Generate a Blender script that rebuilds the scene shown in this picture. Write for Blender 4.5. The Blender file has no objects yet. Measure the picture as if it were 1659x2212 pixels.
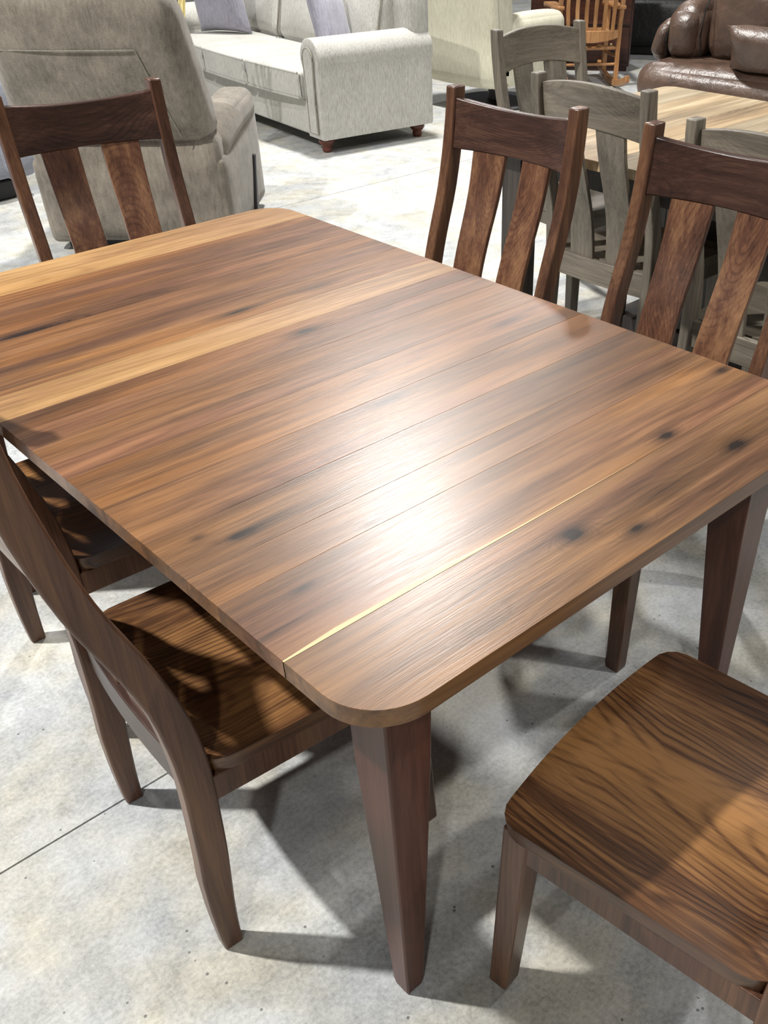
import bpy, bmesh, math, random
from mathutils import Vector, Matrix
random.seed(7)
S = bpy.context.scene
COL = S.collection
rad = math.radians

# ------------------------------------------------------------------ camera
W, H = 1659.0, 2212.0
PX, PY, F = 1000.08, 1309.63, 1975.63
RX, RY, RZ = (0.72311493, 0.44012408, -0.53234912), (-0.69069188, 0.45288533, -0.56377265), (-0.00703681, 0.77536164, 0.63147828)
cd = bpy.data.cameras.new('camera'); cam = bpy.data.objects.new('camera', cd); COL.objects.link(cam)
cd.sensor_fit = 'VERTICAL'; cd.sensor_height = 36.0; cd.lens = F * 36.0 / H
cd.shift_x = -(PX - W / 2) / H; cd.shift_y = (PY - H / 2) / H
cd.clip_start = 0.02; cd.clip_end = 100
m = Matrix((RX, RY, RZ)).to_4x4(); m.translation = Vector((0, 0, 1.4831)); cam.matrix_world = m
S.camera = cam

# ------------------------------------------------------------------ world, exposure, lamps
S.view_settings.view_transform = 'Standard'; S.view_settings.look = 'None'
S.view_settings.gamma = 1.0; S.view_settings.use_curve_mapping = False
S.view_settings.exposure = 0.0
wd = bpy.data.worlds.new('showroom_air'); S.world = wd; wd.use_nodes = True
bgn = wd.node_tree.nodes['Background']; bgn.inputs[0].default_value = (0.90, 0.94, 1.0, 1); bgn.inputs[1].default_value = 0.105

LAMPS = [  # x, y, z, watts, size
    (4.46, 5.46, 5.0, 455, 0.48),
    (-1.55, 3.45, 5.0, 560, 0.20),
    (3.2, -1.6, 5.0, 120, 0.22),
    (-2.6, -2.2, 5.0, 130, 0.25),
    (7.5, 0.6, 5.0, 210, 0.35),
    (0.4, 9.4, 5.0, 170, 0.35),
    (9.5, 8.5, 5.0, 130, 0.4),
]
for i, (x, y, z, e, s) in enumerate(LAMPS):
    ld = bpy.data.lights.new('high_bay_light', 'AREA'); ld.shape = 'DISK'; ld.size = s; ld.energy = e
    ld.color = (1.0, 0.985, 0.95)
    lo = bpy.data.objects.new('high_bay_light', ld); COL.objects.link(lo); lo.location = (x, y, z)

# ------------------------------------------------------------------ material helpers
def new_mat(name):
    mt = bpy.data.materials.new(name); mt.use_nodes = True
    nt = mt.node_tree; b = nt.nodes['Principled BSDF']
    return mt, nt, b
def N(nt, t, **k):
    n = nt.nodes.new(t)
    for a, v in k.items():
        if a.startswith('i_'):
            key = a[2:]
            n.inputs[int(key) if key.isdigit() else key.replace('_', ' ')].default_value = v
        else: setattr(n, a, v)
    return n
def L(nt, a, b): nt.links.new(a, b)
def srgb(r, g, b):
    f = lambda c: (c / 255 / 12.92) if c / 255 <= 0.04045 else ((c / 255 + 0.055) / 1.055) ** 2.4
    return (f(r), f(g), f(b), 1)
def ramp(nt, stops, interp='LINEAR'):
    r = N(nt, 'ShaderNodeValToRGB'); cr = r.color_ramp; cr.interpolation = interp
    while len(cr.elements) < len(stops): cr.elements.new(0.5)
    for e, (p, c) in zip(cr.elements, stops): e.position = p; e.color = c
    return r
def math_(nt, op, a=None, b=None, c=None, clamp=False):
    n = N(nt, 'ShaderNodeMath', operation=op); n.use_clamp = clamp
    for i, v in enumerate((a, b, c)):
        if v is None: continue
        if isinstance(v, (int, float)): n.inputs[i].default_value = v
        else: L(nt, v, n.inputs[i])
    return n.outputs[0]
def mixc(nt, fac, a, b, mode='MIX'):
    n = N(nt, 'ShaderNodeMix', data_type='RGBA', blend_type=mode)
    for i, v in ((0, fac), (6, a), (7, b)):
        if isinstance(v, (int, float, tuple)): n.inputs[i].default_value = v
        else: L(nt, v, n.inputs[i])
    return n.outputs[2]

def wood(name, dark, mid, light, axis='Y', boards=0, rough=0.38, ring=0.5, ringscale=9.0, tilt=1.4, contrast=1.0, tint=False, knots=None, hue=0.0, coat=0.0, fine=1.0, spec=0.5):
    """grain runs along `axis` of the object; each board starts elsewhere in the timber"""
    mt, nt, b = new_mat(name)
    tc = N(nt, 'ShaderNodeTexCoord'); oi = N(nt, 'ShaderNodeObjectInfo')
    src = tc.outputs['Object']
    rot = {'Y': (0, 0, 0), 'X': (0, 0, rad(90)), 'Z': (rad(90), 0, 0)}[axis]
    m1 = N(nt, 'ShaderNodeMapping'); m1.inputs['Rotation'].default_value = rot; L(nt, src, m1.inputs['Vector'])
    off = N(nt, 'ShaderNodeVectorMath', operation='SCALE'); off.inputs[0].default_value = (7.3, 31.7, 3.1); L(nt, oi.outputs['Random'], off.inputs['Scale'])
    ad = N(nt, 'ShaderNodeVectorMath', operation='ADD'); L(nt, m1.outputs[0], ad.inputs[0]); L(nt, off.outputs[0], ad.inputs[1])
    p = ad.outputs[0]
    kn = None
    if knots:
        for (kx, ky, sx, sy, amp) in knots:
            mk = N(nt, 'ShaderNodeMapping', vector_type='POINT'); mk.inputs['Location'].default_value = (-kx / sx, -ky / sy, 0)
            mk.inputs['Scale'].default_value = (1 / sx, 1 / sy, 0); mk.inputs['Rotation'].default_value = (0, 0, 0); L(nt, src, mk.inputs['Vector'])
            ln = N(nt, 'ShaderNodeVectorMath', operation='LENGTH'); L(nt, mk.outputs[0], ln.inputs[0])
            sq = math_(nt, 'MULTIPLY', ln.outputs['Value'], ln.outputs['Value'])
            g = math_(nt, 'MULTIPLY', math_(nt, 'EXPONENT', math_(nt, 'MULTIPLY', sq, -1.0)), amp)
            kn = g if kn is None else math_(nt, 'ADD', kn, g)
    # warp
    mw = N(nt, 'ShaderNodeMapping'); mw.inputs['Scale'].default_value = (5.0, 1.1, 5.0); L(nt, p, mw.inputs['Vector'])
    nw = N(nt, 'ShaderNodeTexNoise', i_Scale=1.0, i_Detail=2.0); L(nt, mw.outputs[0], nw.inputs['Vector'])
    # cathedral figure: distance to a slowly tilting pith line, warped
    mr = N(nt, 'ShaderNodeMapping'); mr.inputs['Rotation'].default_value = (rad(tilt), 0, rad(tilt * 0.5)); L(nt, p, mr.inputs['Vector'])
    sp = N(nt, 'ShaderNodeSeparateXYZ'); L(nt, mr.outputs[0], sp.inputs[0])
    nwc = math_(nt, 'SUBTRACT', nw.outputs['Fac'], 0.5)
    x = math_(nt, 'PINGPONG', math_(nt, 'ADD', sp.outputs['X'], math_(nt, 'MULTIPLY', nwc, 0.10)), 0.13)
    zz = math_(nt, 'PINGPONG', math_(nt, 'ADD', sp.outputs['Z'], math_(nt, 'ADD', math_(nt, 'MULTIPLY', sp.outputs['Y'], 0.05), math_(nt, 'MULTIPLY', nwc, 0.05))), 0.12)
    rr = math_(nt, 'SQRT', math_(nt, 'ADD', math_(nt, 'MULTIPLY', x, x), math_(nt, 'MULTIPLY', zz, zz)))
    ph = math_(nt, 'MULTIPLY', rr, ringscale * 14)
    ph = math_(nt, 'ADD', ph, math_(nt, 'MULTIPLY', nw.outputs['Fac'], 5.0))
    if kn is not None: ph = math_(nt, 'ADD', ph, math_(nt, 'MULTIPLY', kn, 7.0))
    ringv = math_(nt, 'MULTIPLY_ADD', math_(nt, 'SINE', math_(nt, 'MULTIPLY', ph, 6.283)), 0.5, 0.5)
    ringv = math_(nt, 'POWER', ringv, 4.0)
    mo = N(nt, 'ShaderNodeMapping'); mo.inputs['Scale'].default_value = (16.0, 1.5, 16.0); mo.inputs['Location'].default_value = (3, 1, 2); L(nt, p, mo.inputs['Vector'])
    no = N(nt, 'ShaderNodeTexNoise', i_Scale=1.0, i_Detail=2.0); L(nt, mo.outputs[0], no.inputs['Vector'])
    ringv = math_(nt, 'MULTIPLY', ringv, math_(nt, 'MULTIPLY', math_(nt, 'SUBTRACT', no.outputs['Fac'], 0.32, clamp=True), 3.2))
    # broad streaks
    ms = N(nt, 'ShaderNodeMapping'); ms.inputs['Scale'].default_value = (26.0, 1.3, 26.0); L(nt, p, ms.inputs['Vector'])
    ns = N(nt, 'ShaderNodeTexNoise', i_Scale=1.0, i_Detail=4.0, i_Roughness=0.6, i_Distortion=0.4); L(nt, ms.outputs[0], ns.inputs['Vector'])
    # broad cloud
    mb = N(nt, 'ShaderNodeMapping'); mb.inputs['Scale'].default_value = (7.0, 1.6, 7.0); L(nt, p, mb.inputs['Vector'])
    nb = N(nt, 'ShaderNodeTexNoise', i_Scale=1.0, i_Detail=2.0); L(nt, mb.outputs[0], nb.inputs['Vector'])
    # pores
    mp = N(nt, 'ShaderNodeMapping'); mp.inputs['Scale'].default_value = (420.0, 14.0, 420.0); L(nt, p, mp.inputs['Vector'])
    npn = N(nt, 'ShaderNodeTexNoise', i_Scale=1.0, i_Detail=2.0, i_Roughness=0.7); L(nt, mp.outputs[0], npn.inputs['Vector'])
    mm = N(nt, 'ShaderNodeMapping'); mm.inputs['Scale'].default_value = (120.0, 3.2, 120.0); mm.inputs['Location'].default_value = (1, 8, 5); L(nt, p, mm.inputs['Vector'])
    nm = N(nt, 'ShaderNodeTexNoise', i_Scale=1.0, i_Detail=4.0, i_Roughness=0.65, i_Distortion=0.3); L(nt, mm.outputs[0], nm.inputs['Vector'])
    v = math_(nt, 'MULTIPLY', ringv, -ring * 0.42)
    v = math_(nt, 'ADD', v, math_(nt, 'MULTIPLY', math_(nt, 'SUBTRACT', nm.outputs['Fac'], 0.5), 0.75 * fine))
    v = math_(nt, 'ADD', v, math_(nt, 'MULTIPLY', math_(nt, 'SUBTRACT', ns.outputs['Fac'], 0.5), 1.5 * contrast))
    v = math_(nt, 'ADD', v, math_(nt, 'MULTIPLY', math_(nt, 'SUBTRACT', nb.outputs['Fac'], 0.5), 1.1 * contrast))
    v = math_(nt, 'ADD', v, math_(nt, 'MULTIPLY', math_(nt, 'SUBTRACT', npn.outputs['Fac'], 0.5), 0.42 * fine))
    v = math_(nt, 'ADD', v, 0.5 + ring * 0.18)
    if kn is not None: v = math_(nt, 'SUBTRACT', v, math_(nt, 'MULTIPLY', kn, 0.62))
    if boards:
        sb = N(nt, 'ShaderNodeSeparateXYZ'); L(nt, p, sb.inputs[0])
        wnb = N(nt, 'ShaderNodeTexWhiteNoise', noise_dimensions='1D'); L(nt, math_(nt, 'FLOOR', math_(nt, 'MULTIPLY', sb.outputs['X'], boards)), wnb.inputs['W'])
        v = math_(nt, 'ADD', v, math_(nt, 'MULTIPLY', math_(nt, 'SUBTRACT', wnb.outputs['Value'], 0.5), 0.22))
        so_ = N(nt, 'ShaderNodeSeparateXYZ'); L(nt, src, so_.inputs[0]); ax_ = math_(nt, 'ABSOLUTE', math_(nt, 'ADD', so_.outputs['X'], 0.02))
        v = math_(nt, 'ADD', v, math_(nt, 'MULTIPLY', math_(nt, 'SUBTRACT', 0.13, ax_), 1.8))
    rp = ramp(nt, [(0.0, dark), (0.5, mid), (1.0, light)]); L(nt, v, rp.inputs[0])
    colr = rp.outputs[0]
    if hue:
        nh = N(nt, 'ShaderNodeTexNoise', i_Scale=1.0, i_Detail=2.0); mh = N(nt, 'ShaderNodeMapping'); mh.inputs['Scale'].default_value = (11, 1.4, 11); mh.inputs['Location'].default_value = (9, 4, 2); L(nt, p, mh.inputs['Vector']); L(nt, mh.outputs[0], nh.inputs['Vector'])
        hr = ramp(nt, [(0.36, (0.98, 0.91, 1.10, 1)), (0.5, (1, 1, 1, 1)), (0.64, (1.10, 1.0, 0.74, 1))]); L(nt, nh.outputs['Fac'], hr.inputs[0])
        colr = mixc(nt, hue, colr, mixc(nt, 1.0, colr, hr.outputs[0], 'MULTIPLY'))
    if tint: colr = mixc(nt, 1.0, colr, oi.outputs['Color'], 'MULTIPLY')
    L(nt, colr, b.inputs['Base Color'])
    rg = math_(nt, 'ADD', math_(nt, 'MULTIPLY', npn.outputs['Fac'], 0.14), rough - 0.07)
    L(nt, rg, b.inputs['Roughness'])
    bp = N(nt, 'ShaderNodeBump', i_Strength=0.09, i_Distance=0.002); L(nt, npn.outputs['Fac'], bp.inputs['Height']); L(nt, bp.outputs[0], b.inputs['Normal'])
    b.inputs['Specular IOR Level'].default_value = spec
    if coat: b.inputs['Coat Weight'].default_value = coat; b.inputs['Coat Roughness'].default_value = 0.28
    return mt

def fabric(name, c1, c2, scale=(60, 60, 14), mott=4.0, mamt=0.5, rough=0.92, bump=0.35, weave=260.0, sheen=0.25):
    mt, nt, b = new_mat(name)
    tc = N(nt, 'ShaderNodeTexCoord')
    ma = N(nt, 'ShaderNodeMapping'); ma.inputs['Scale'].default_value = scale; L(nt, tc.outputs['Object'], ma.inputs['Vector'])
    n1 = N(nt, 'ShaderNodeTexNoise', i_Scale=1.0, i_Detail=5.0, i_Roughness=0.7); L(nt, ma.outputs[0], n1.inputs['Vector'])
    n2 = N(nt, 'ShaderNodeTexNoise', i_Scale=mott, i_Detail=4.0, i_Roughness=0.6); L(nt, tc.outputs['Object'], n2.inputs['Vector'])
    n3 = N(nt, 'ShaderNodeTexNoise', i_Scale=weave, i_Detail=2.0); L(nt, tc.outputs['Object'], n3.inputs['Vector'])
    v = math_(nt, 'ADD', math_(nt, 'MULTIPLY', math_(nt, 'SUBTRACT', n1.outputs['Fac'], 0.5), 2.2 * (1 - mamt)), math_(nt, 'MULTIPLY', math_(nt, 'SUBTRACT', n2.outputs['Fac'], 0.5), 2.4 * mamt))
    v = math_(nt, 'ADD', v, math_(nt, 'MULTIPLY', math_(nt, 'SUBTRACT', n3.outputs['Fac'], 0.5), 0.5))
    v = math_(nt, 'ADD', v, 0.5)
    rp = ramp(nt, [(0.0, c1), (1.0, c2)]); L(nt, v, rp.inputs[0]); L(nt, rp.outputs[0], b.inputs['Base Color'])
    b.inputs['Roughness'].default_value = rough; b.inputs['Sheen Weight'].default_value = sheen
    b.inputs['Specular IOR Level'].default_value = 0.15
    h = math_(nt, 'ADD', n3.outputs['Fac'], n1.outputs['Fac'])
    bp = N(nt, 'ShaderNodeBump', i_Strength=bump, i_Distance=0.003); L(nt, h, bp.inputs['Height']); L(nt, bp.outputs[0], b.inputs['Normal'])
    return mt

def leather(name, c1, c2, rough=0.38):
    mt, nt, b = new_mat(name)
    tc = N(nt, 'ShaderNodeTexCoord')
    n1 = N(nt, 'ShaderNodeTexNoise', i_Scale=5.0, i_Detail=5.0, i_Roughness=0.65); L(nt, tc.outputs['Object'], n1.inputs['Vector'])
    vo = N(nt, 'ShaderNodeTexVoronoi', i_Scale=160.0); L(nt, tc.outputs['Object'], vo.inputs['Vector'])
    nf = N(nt, 'ShaderNodeTexNoise', i_Scale=14.0, i_Detail=3.0, i_Distortion=1.2); L(nt, tc.outputs['Object'], nf.inputs['Vector'])
    rp = ramp(nt, [(0.3, c1), (0.7, c2)]); L(nt, n1.outputs['Fac'], rp.inputs[0]); L(nt, rp.outputs[0], b.inputs['Base Color'])
    b.inputs['Roughness'].default_value = rough
    h = math_(nt, 'ADD', math_(nt, 'MULTIPLY', vo.outputs['Distance'], 0.25), math_(nt, 'MULTIPLY', nf.outputs['Fac'], 3.0))
    bp = N(nt, 'ShaderNodeBump', i_Strength=0.35, i_Distance=0.006); L(nt, h, bp.inputs['Height']); L(nt, bp.outputs[0], b.inputs['Normal'])
    return mt

def plain(name, c, rough=0.5, metal=0.0):
    mt, nt, b = new_mat(name)
    tc = N(nt, 'ShaderNodeTexCoord'); n1 = N(nt, 'ShaderNodeTexNoise', i_Scale=30.0, i_Detail=3.0); L(nt, tc.outputs['Object'], n1.inputs['Vector'])
    rp = ramp(nt, [(0.3, tuple(x * 0.85 for x in c[:3]) + (1,)), (0.7, c)]); L(nt, n1.outputs['Fac'], rp.inputs[0]); L(nt, rp.outputs[0], b.inputs['Base Color'])
    b.inputs['Roughness'].default_value = rough; b.inputs['Metallic'].default_value = metal
    return mt

def concrete():
    mt, nt, b = new_mat('polished_concrete')
    tc = N(nt, 'ShaderNodeTexCoord'); P = tc.outputs['Object']
    a = N(nt, 'ShaderNodeTexNoise', i_Scale=2.2, i_Detail=6.0, i_Roughness=0.62, i_Distortion=0.5); L(nt, P, a.inputs['Vector'])
    c = N(nt, 'ShaderNodeTexNoise', i_Scale=14.0, i_Detail=8.0, i_Roughness=0.7); L(nt, P, c.inputs['Vector'])
    d = N(nt, 'ShaderNodeTexNoise', i_Scale=110.0, i_Detail=5.0, i_Roughness=0.75); L(nt, P, d.inputs['Vector'])
    v = math_(nt, 'ADD', math_(nt, 'MULTIPLY', math_(nt, 'SUBTRACT', a.outputs['Fac'], 0.5), 0.9), math_(nt, 'MULTIPLY', math_(nt, 'SUBTRACT', c.outputs['Fac'], 0.5), 1.15))
    v = math_(nt, 'ADD', v, math_(nt, 'MULTIPLY', math_(nt, 'SUBTRACT', d.outputs['Fac'], 0.5), 1.3))
    v = math_(nt, 'ADD', v, 0.5)
    rp = ramp(nt, [(0.05, (0.22, 0.225, 0.215, 1)), (0.5, (0.42, 0.42, 0.40, 1)), (0.95, (0.60, 0.60, 0.575, 1))]); L(nt, v, rp.inputs[0])
    # warm / cool tint patches
    e = N(nt, 'ShaderNodeTexNoise', i_Scale=5.0, i_Detail=3.0); mpp = N(nt, 'ShaderNodeMapping'); mpp.inputs['Location'].default_value = (5, 3, 1); L(nt, P, mpp.inputs['Vector']); L(nt, mpp.outputs[0], e.inputs['Vector'])
    tr = ramp(nt, [(0.35, (0.95, 0.98, 1.05, 1)), (0.5, (1, 1, 1, 1)), (0.66, (1.06, 1.01, 0.90, 1))]); L(nt, e.outputs['Fac'], tr.inputs[0])
    col = mixc(nt, 1.0, rp.outputs[0], tr.outputs[0], 'MULTIPLY')
    # pits
    vo = N(nt, 'ShaderNodeTexVoronoi', i_Scale=26.0); L(nt, P, vo.inputs['Vector'])
    pit = math_(nt, 'LESS_THAN', vo.outputs['Distance'], 0.075)
    wn = N(nt, 'ShaderNodeTexNoise', i_Scale=9.0); L(nt, P, wn.inputs['Vector'])
    pit = math_(nt, 'MULTIPLY', pit, math_(nt, 'GREATER_THAN', wn.outputs['Fac'], 0.52))
    col = mixc(nt, math_(nt, 'MULTIPLY', pit, 0.75), col, (0.06, 0.06, 0.06, 1))
    L(nt, col, b.inputs['Base Color'])
    L(nt, math_(nt, 'ADD', math_(nt, 'MULTIPLY', c.outputs['Fac'], 0.3), 0.40), b.inputs['Roughness'])
    bp = N(nt, 'ShaderNodeBump', i_Strength=0.15, i_Distance=0.002); L(nt, math_(nt, 'ADD', d.outputs['Fac'], c.outputs['Fac']), bp.inputs['Height']); L(nt, bp.outputs[0], b.inputs['Normal'])
    return mt

# ------------------------------------------------------------------ mesh helpers
class MB:
    def __init__(s): s.v = []; s.f = []
    def add(s, vs, fs):
        o = len(s.v); s.v += [tuple(v) for v in vs]; s.f += [tuple(i + o for i in f) for f in fs]; return s
    def box(s, x0, x1, y0, y1, z0, z1, M=None):
        vs = [Vector(p) for p in ((x0, y0, z0), (x1, y0, z0), (x1, y1, z0), (x0, y1, z0), (x0, y0, z1), (x1, y0, z1), (x1, y1, z1), (x0, y1, z1))]
        if M: vs = [M @ v for v in vs]
        return s.add(vs, [(3, 2, 1, 0), (4, 5, 6, 7), (0, 1, 5, 4), (1, 2, 6, 5), (2, 3, 7, 6), (3, 0, 4, 7)])
    def loft(s, rings, cap=True, closed=True):
        n = len(rings[0]); vs = [p for r in rings for p in r]; fs = []
        for i in range(len(rings) - 1):
            for j in range(n if closed else n - 1):
                k = (j + 1) % n; fs.append((i * n + j, i * n + k, (i + 1) * n + k, (i + 1) * n + j))
        if cap: fs.append(tuple(reversed(range(n)))); fs.append(tuple(range((len(rings) - 1) * n, len(rings) * n)))
        return s.add(vs, fs)
    def prism(s, poly, z0, z1):
        return s.loft([[(x, y, z0) for x, y in poly], [(x, y, z1) for x, y in poly]])
    def lathe(s, prof, n=16, c=(0, 0, 0)):
        return s.loft([[(c[0] + r * math.cos(2 * math.pi * j / n), c[1] + r * math.sin(2 * math.pi * j / n), c[2] + z) for j in range(n)] for r, z in prof])
    def tube(s, pts, r, n=8):
        rings = []
        pts = [Vector(p) for p in pts]
        up = Vector((0, 0, 1))
        for i, p in enumerate(pts):
            t = (pts[min(i + 1, len(pts) - 1)] - pts[max(i - 1, 0)]).normalized()
            a = t.cross(up); a = a.normalized() if a.length > 1e-3 else Vector((1, 0, 0)); b = t.cross(a).normalized()
            rr = r[i] if isinstance(r, (list, tuple)) else r
            rings.append([p + a * rr * math.cos(2 * math.pi * j / n) + b * rr * math.sin(2 * math.pi * j / n) for j in range(n)])
        return s.loft(rings)
    def build(s, name, mat, parent=None, bevel=0.0, seg=2, smooth=38, color=None, sub=0):
        me = bpy.data.meshes.new(name); me.from_pydata(s.v, [], s.f)
        bm = bmesh.new(); bm.from_mesh(me); bmesh.ops.remove_doubles(bm, verts=bm.verts, dist=1e-5)
        bmesh.ops.recalc_face_normals(bm, faces=bm.faces); bm.to_mesh(me); bm.free()
        me.materials.append(mat)
        if smooth:
            me.shade_smooth(); me.set_sharp_from_angle(angle=rad(smooth))
        o = bpy.data.objects.new(name, me); COL.objects.link(o)
        if parent: o.parent = parent
        if bevel:
            md = o.modifiers.new('bevel', 'BEVEL'); md.width = bevel; md.segments = seg; md.limit_method = 'ANGLE'; md.angle_limit = rad(35)
        if sub:
            md = o.modifiers.new('sub', 'SUBSURF'); md.levels = sub; md.render_levels = sub
        if color: o.color = color
        return o

def thing(name, label, cat, loc=(0, 0, 0), rotz=0.0, group=None):
    o = bpy.data.objects.new(name, None); COL.objects.link(o); o.empty_display_size = 0.1
    o.location = loc; o.rotation_euler = (0, 0, rotz); o['label'] = label; o['category'] = cat
    if group: o['group'] = group
    return o
def tag(o, label, cat, group=None):
    o['label'] = label; o['category'] = cat
    if group: o['group'] = group
    return o
def dup(root, loc, rotz, label, group=None):
    r = root.copy(); COL.objects.link(r); r.location = loc; r.rotation_euler = (0, 0, rotz); r['label'] = label
    if group: r['group'] = group
    for ch in list(root.children):
        c = ch.copy(); COL.objects.link(c); c.parent = r
        for g in list(ch.children):
            d = g.copy(); COL.objects.link(d); d.parent = c
    return r
def interp(x, xs, ys):
    if x <= xs[0]: return ys[0]
    for i in range(len(xs) - 1):
        if x <= xs[i + 1]:
            t = (x - xs[i]) / (xs[i + 1] - xs[i]); return ys[i] + t * (ys[i + 1] - ys[i])
    return ys[-1]
def smoothf(x, xs, ys, w=0.05):
    return sum(interp(x + d * w, xs, ys) * k for d, k in ((-1, .15), (-.5, .2), (0, .3), (.5, .2), (1, .15)))

def puff(x0, x1, y0, y1, z0, z1, r=0.04, bx=0.0, by=0.0, bz=0.02, n=10, M=None, e=4.0):
    """soft cushion: box with rounded rims and bulging faces"""
    mb = MB(); c = Vector(((x0 + x1) / 2, (y0 + y1) / 2, (z0 + z1) / 2)); h = Vector(((x1 - x0) / 2, (y1 - y0) / 2, (z1 - z0) / 2))
    rx = Vector((min(r, h.x), min(r, h.y), min(r, h.z)))
    def mp(p):
        q = Vector((p[0] * h.x, p[1] * h.y, p[2] * h.z)); inn = Vector([max(-(h[i] - rx[i]), min(h[i] - rx[i], q[i])) for i in range(3)])
        d = Vector([(q[i] - inn[i]) / rx[i] for i in range(3)])
        if d.length > 1e-9:
            mx = max(abs(a) for a in d); d = d * (mx / d.length)
        q = inn + Vector([d[i] * rx[i] for i in range(3)])
        fx, fy, fz = [max(0, 1 - abs(a) ** 2.5) for a in p]
        q.z += p[2] * bz * fx * fy; q.x += p[0] * bx * fy * fz; q.y += p[1] * by * fx * fz
        q = q + c
        return M @ q if M else q
    def grid(ax, s):
        u, w = [(1, 2), (2, 0), (0, 1)][ax]; vs = []; fs = []
        ts = [math.copysign(1 - (1 - abs(t)) ** 1.0, t) for t in [-1 + 2 * i / n for i in range(n + 1)]]
        # crowd the rims
        ts = [math.sin(t * math.pi / 2) for t in ts]
        for a in ts:
            for b_ in ts:
                p = [0, 0, 0]; p[ax] = s; p[u] = a; p[w] = b_; vs.append(mp(p))
        for i in range(n):
            for j in range(n):
                q = (i * (n + 1) + j, (i + 1) * (n + 1) + j, (i + 1) * (n + 1) + j + 1, i * (n + 1) + j + 1)
                fs.append(q if s > 0 else tuple(reversed(q)))
        mb.add(vs, fs)
    for ax in range(3):
        for s in (-1, 1): grid(ax, s)
    return mb

# ------------------------------------------------------------------ materials
KN = [(0.984, 1.492, .045, .016, .85), (0.939, 1.673, .07, .014, .55), (1.303, 1.243, .05, .010, .75), (1.149, 0.733, .03, .014, .95),
      (0.828, 0.652, .028, .017, .95), (0.903, 0.602, .03, .012, .7), (1.203, 0.638, .03, .013, .7), (0.906, 1.142, .045, .010, .6),
      (0.505, 0.972, .028, .012, .65), (0.555, 0.975, .05, .014, .45), (0.63, 0.965, .05, .010, .3), (0.488, 0.816, .022, .008, .5), (0.65, 0.87, .03, .010, .5), (0.609, 0.596, .05, .02, .25), (0.576, 1.879, .08, .012, .7),
      (1.419, 0.809, .022, .012, .8), (1.151, 1.669, .05, .012, .5), (1.325, 2.099, .04, .008, .5), (1.135, 1.145, .09, .03, .22), (0.984, 1.492, .014, .006, .7), (1.149, 0.733, .012, .006, .7), (0.828, 0.652, .011, .007, .7), (0.903, 0.602, .012, .005, .5), (0.49, 0.975, .010, .006, .5), (0.945, 1.675, .03, .005, .5), (1.203, 0.638, .012, .005, .5), (1.007, 0.636, .05, .03, .2), (0.45, 1.01, .012, .006, .6)]
m_top = wood('walnut_top', srgb(32, 21, 15), srgb(104, 76, 52), srgb(152, 116, 80), axis='X', rough=0.34, ring=0.22, ringscale=4.5, tilt=1.5, contrast=0.75, tint=True, knots=KN, fine=0.8, spec=0.48, hue=0.8)
m_light = wood('walnut_light_plank', srgb(70, 46, 27), srgb(144, 108, 67), srgb(184, 146, 98), axis='X', rough=0.36, ring=0.25, ringscale=5, contrast=0.6, fine=1.0, hue=0.4)
m_leg = wood('walnut_leg', srgb(36, 18, 13), srgb(84, 50, 38), srgb(118, 76, 58), axis='Z', rough=0.34, ring=0.2, ringscale=8, contrast=0.6, fine=0.8)
m_post = wood('walnut_post', srgb(38, 22, 15), srgb(86, 57, 41), srgb(126, 90, 62), axis='Z', rough=0.34, ring=0.3, ringscale=9, contrast=0.8)
m_crest = wood('walnut_crest', srgb(26, 15, 12), srgb(62, 40, 32), srgb(96, 68, 54), axis='X', rough=0.36, ring=0.45, ringscale=11, contrast=0.9)
m_slat = wood('walnut_slat', srgb(42, 24, 17), srgb(94, 61, 44), srgb(140, 102, 72), axis='Z', rough=0.34, ring=0.4, ringscale=10, contrast=0.95, tint=True)
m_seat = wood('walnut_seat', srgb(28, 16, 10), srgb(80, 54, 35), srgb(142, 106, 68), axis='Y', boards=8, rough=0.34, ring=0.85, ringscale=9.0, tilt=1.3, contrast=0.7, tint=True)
m_gray = wood('weathered_gray_wood', srgb(58, 53, 46), srgb(108, 100, 88), srgb(144, 136, 121), axis='Z', rough=0.5, ring=0.4, ringscale=14, contrast=0.7)
m_grayx = wood('weathered_gray_rail', srgb(58, 53, 46), srgb(108, 100, 88), srgb(144, 136, 121), axis='X', rough=0.5, ring=0.4, ringscale=14, contrast=0.7)
m_gtop = wood('washed_elm_top', srgb(90, 80, 68), srgb(164, 144, 116), srgb(204, 188, 160), axis='X', rough=0.42, ring=0.5, ringscale=8, contrast=0.9, tint=True)
m_gdark = wood('charcoal_wood', srgb(24, 20, 18), srgb(50, 44, 40), srgb(72, 64, 58), axis='Z', rough=0.45)
m_oak = wood('honey_oak', srgb(84, 54, 30), srgb(148, 104, 64), srgb(182, 140, 96), axis='Z', rough=0.34, ring=0.4, ringscale=14, contrast=0.6)
m_cherry = wood('dark_cherry', srgb(16, 6, 4), srgb(44, 20, 13), srgb(66, 32, 21), axis='X', rough=0.3, ring=0.3)
m_bun = wood('bun_foot_wood', srgb(40, 16, 10), srgb(92, 46, 32), srgb(120, 66, 46), axis='Z', rough=0.28)
m_rec = fabric('taupe_chenille', srgb(76, 70, 63), srgb(150, 141, 128), scale=(70, 70, 16), mott=6.0, mamt=0.55, bump=0.5)
m_sofa = fabric('oatmeal_tweed', srgb(136, 134, 128), srgb(200, 198, 191), scale=(150, 150, 26), mott=3.0, mamt=0.22, bump=0.4)
m_pipe = fabric('tweed_piping', srgb(104, 100, 90), srgb(150, 146, 134), mamt=0.3)
m_pill = fabric('lavender_gray_linen', srgb(112, 110, 122), srgb(170, 168, 180), scale=(120, 120, 20), mott=5, mamt=0.3)
m_blue = fabric('blue_gray_tweed', srgb(104, 106, 116), srgb(160, 162, 172), scale=(120, 120, 120), mott=8, mamt=0.3)
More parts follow.
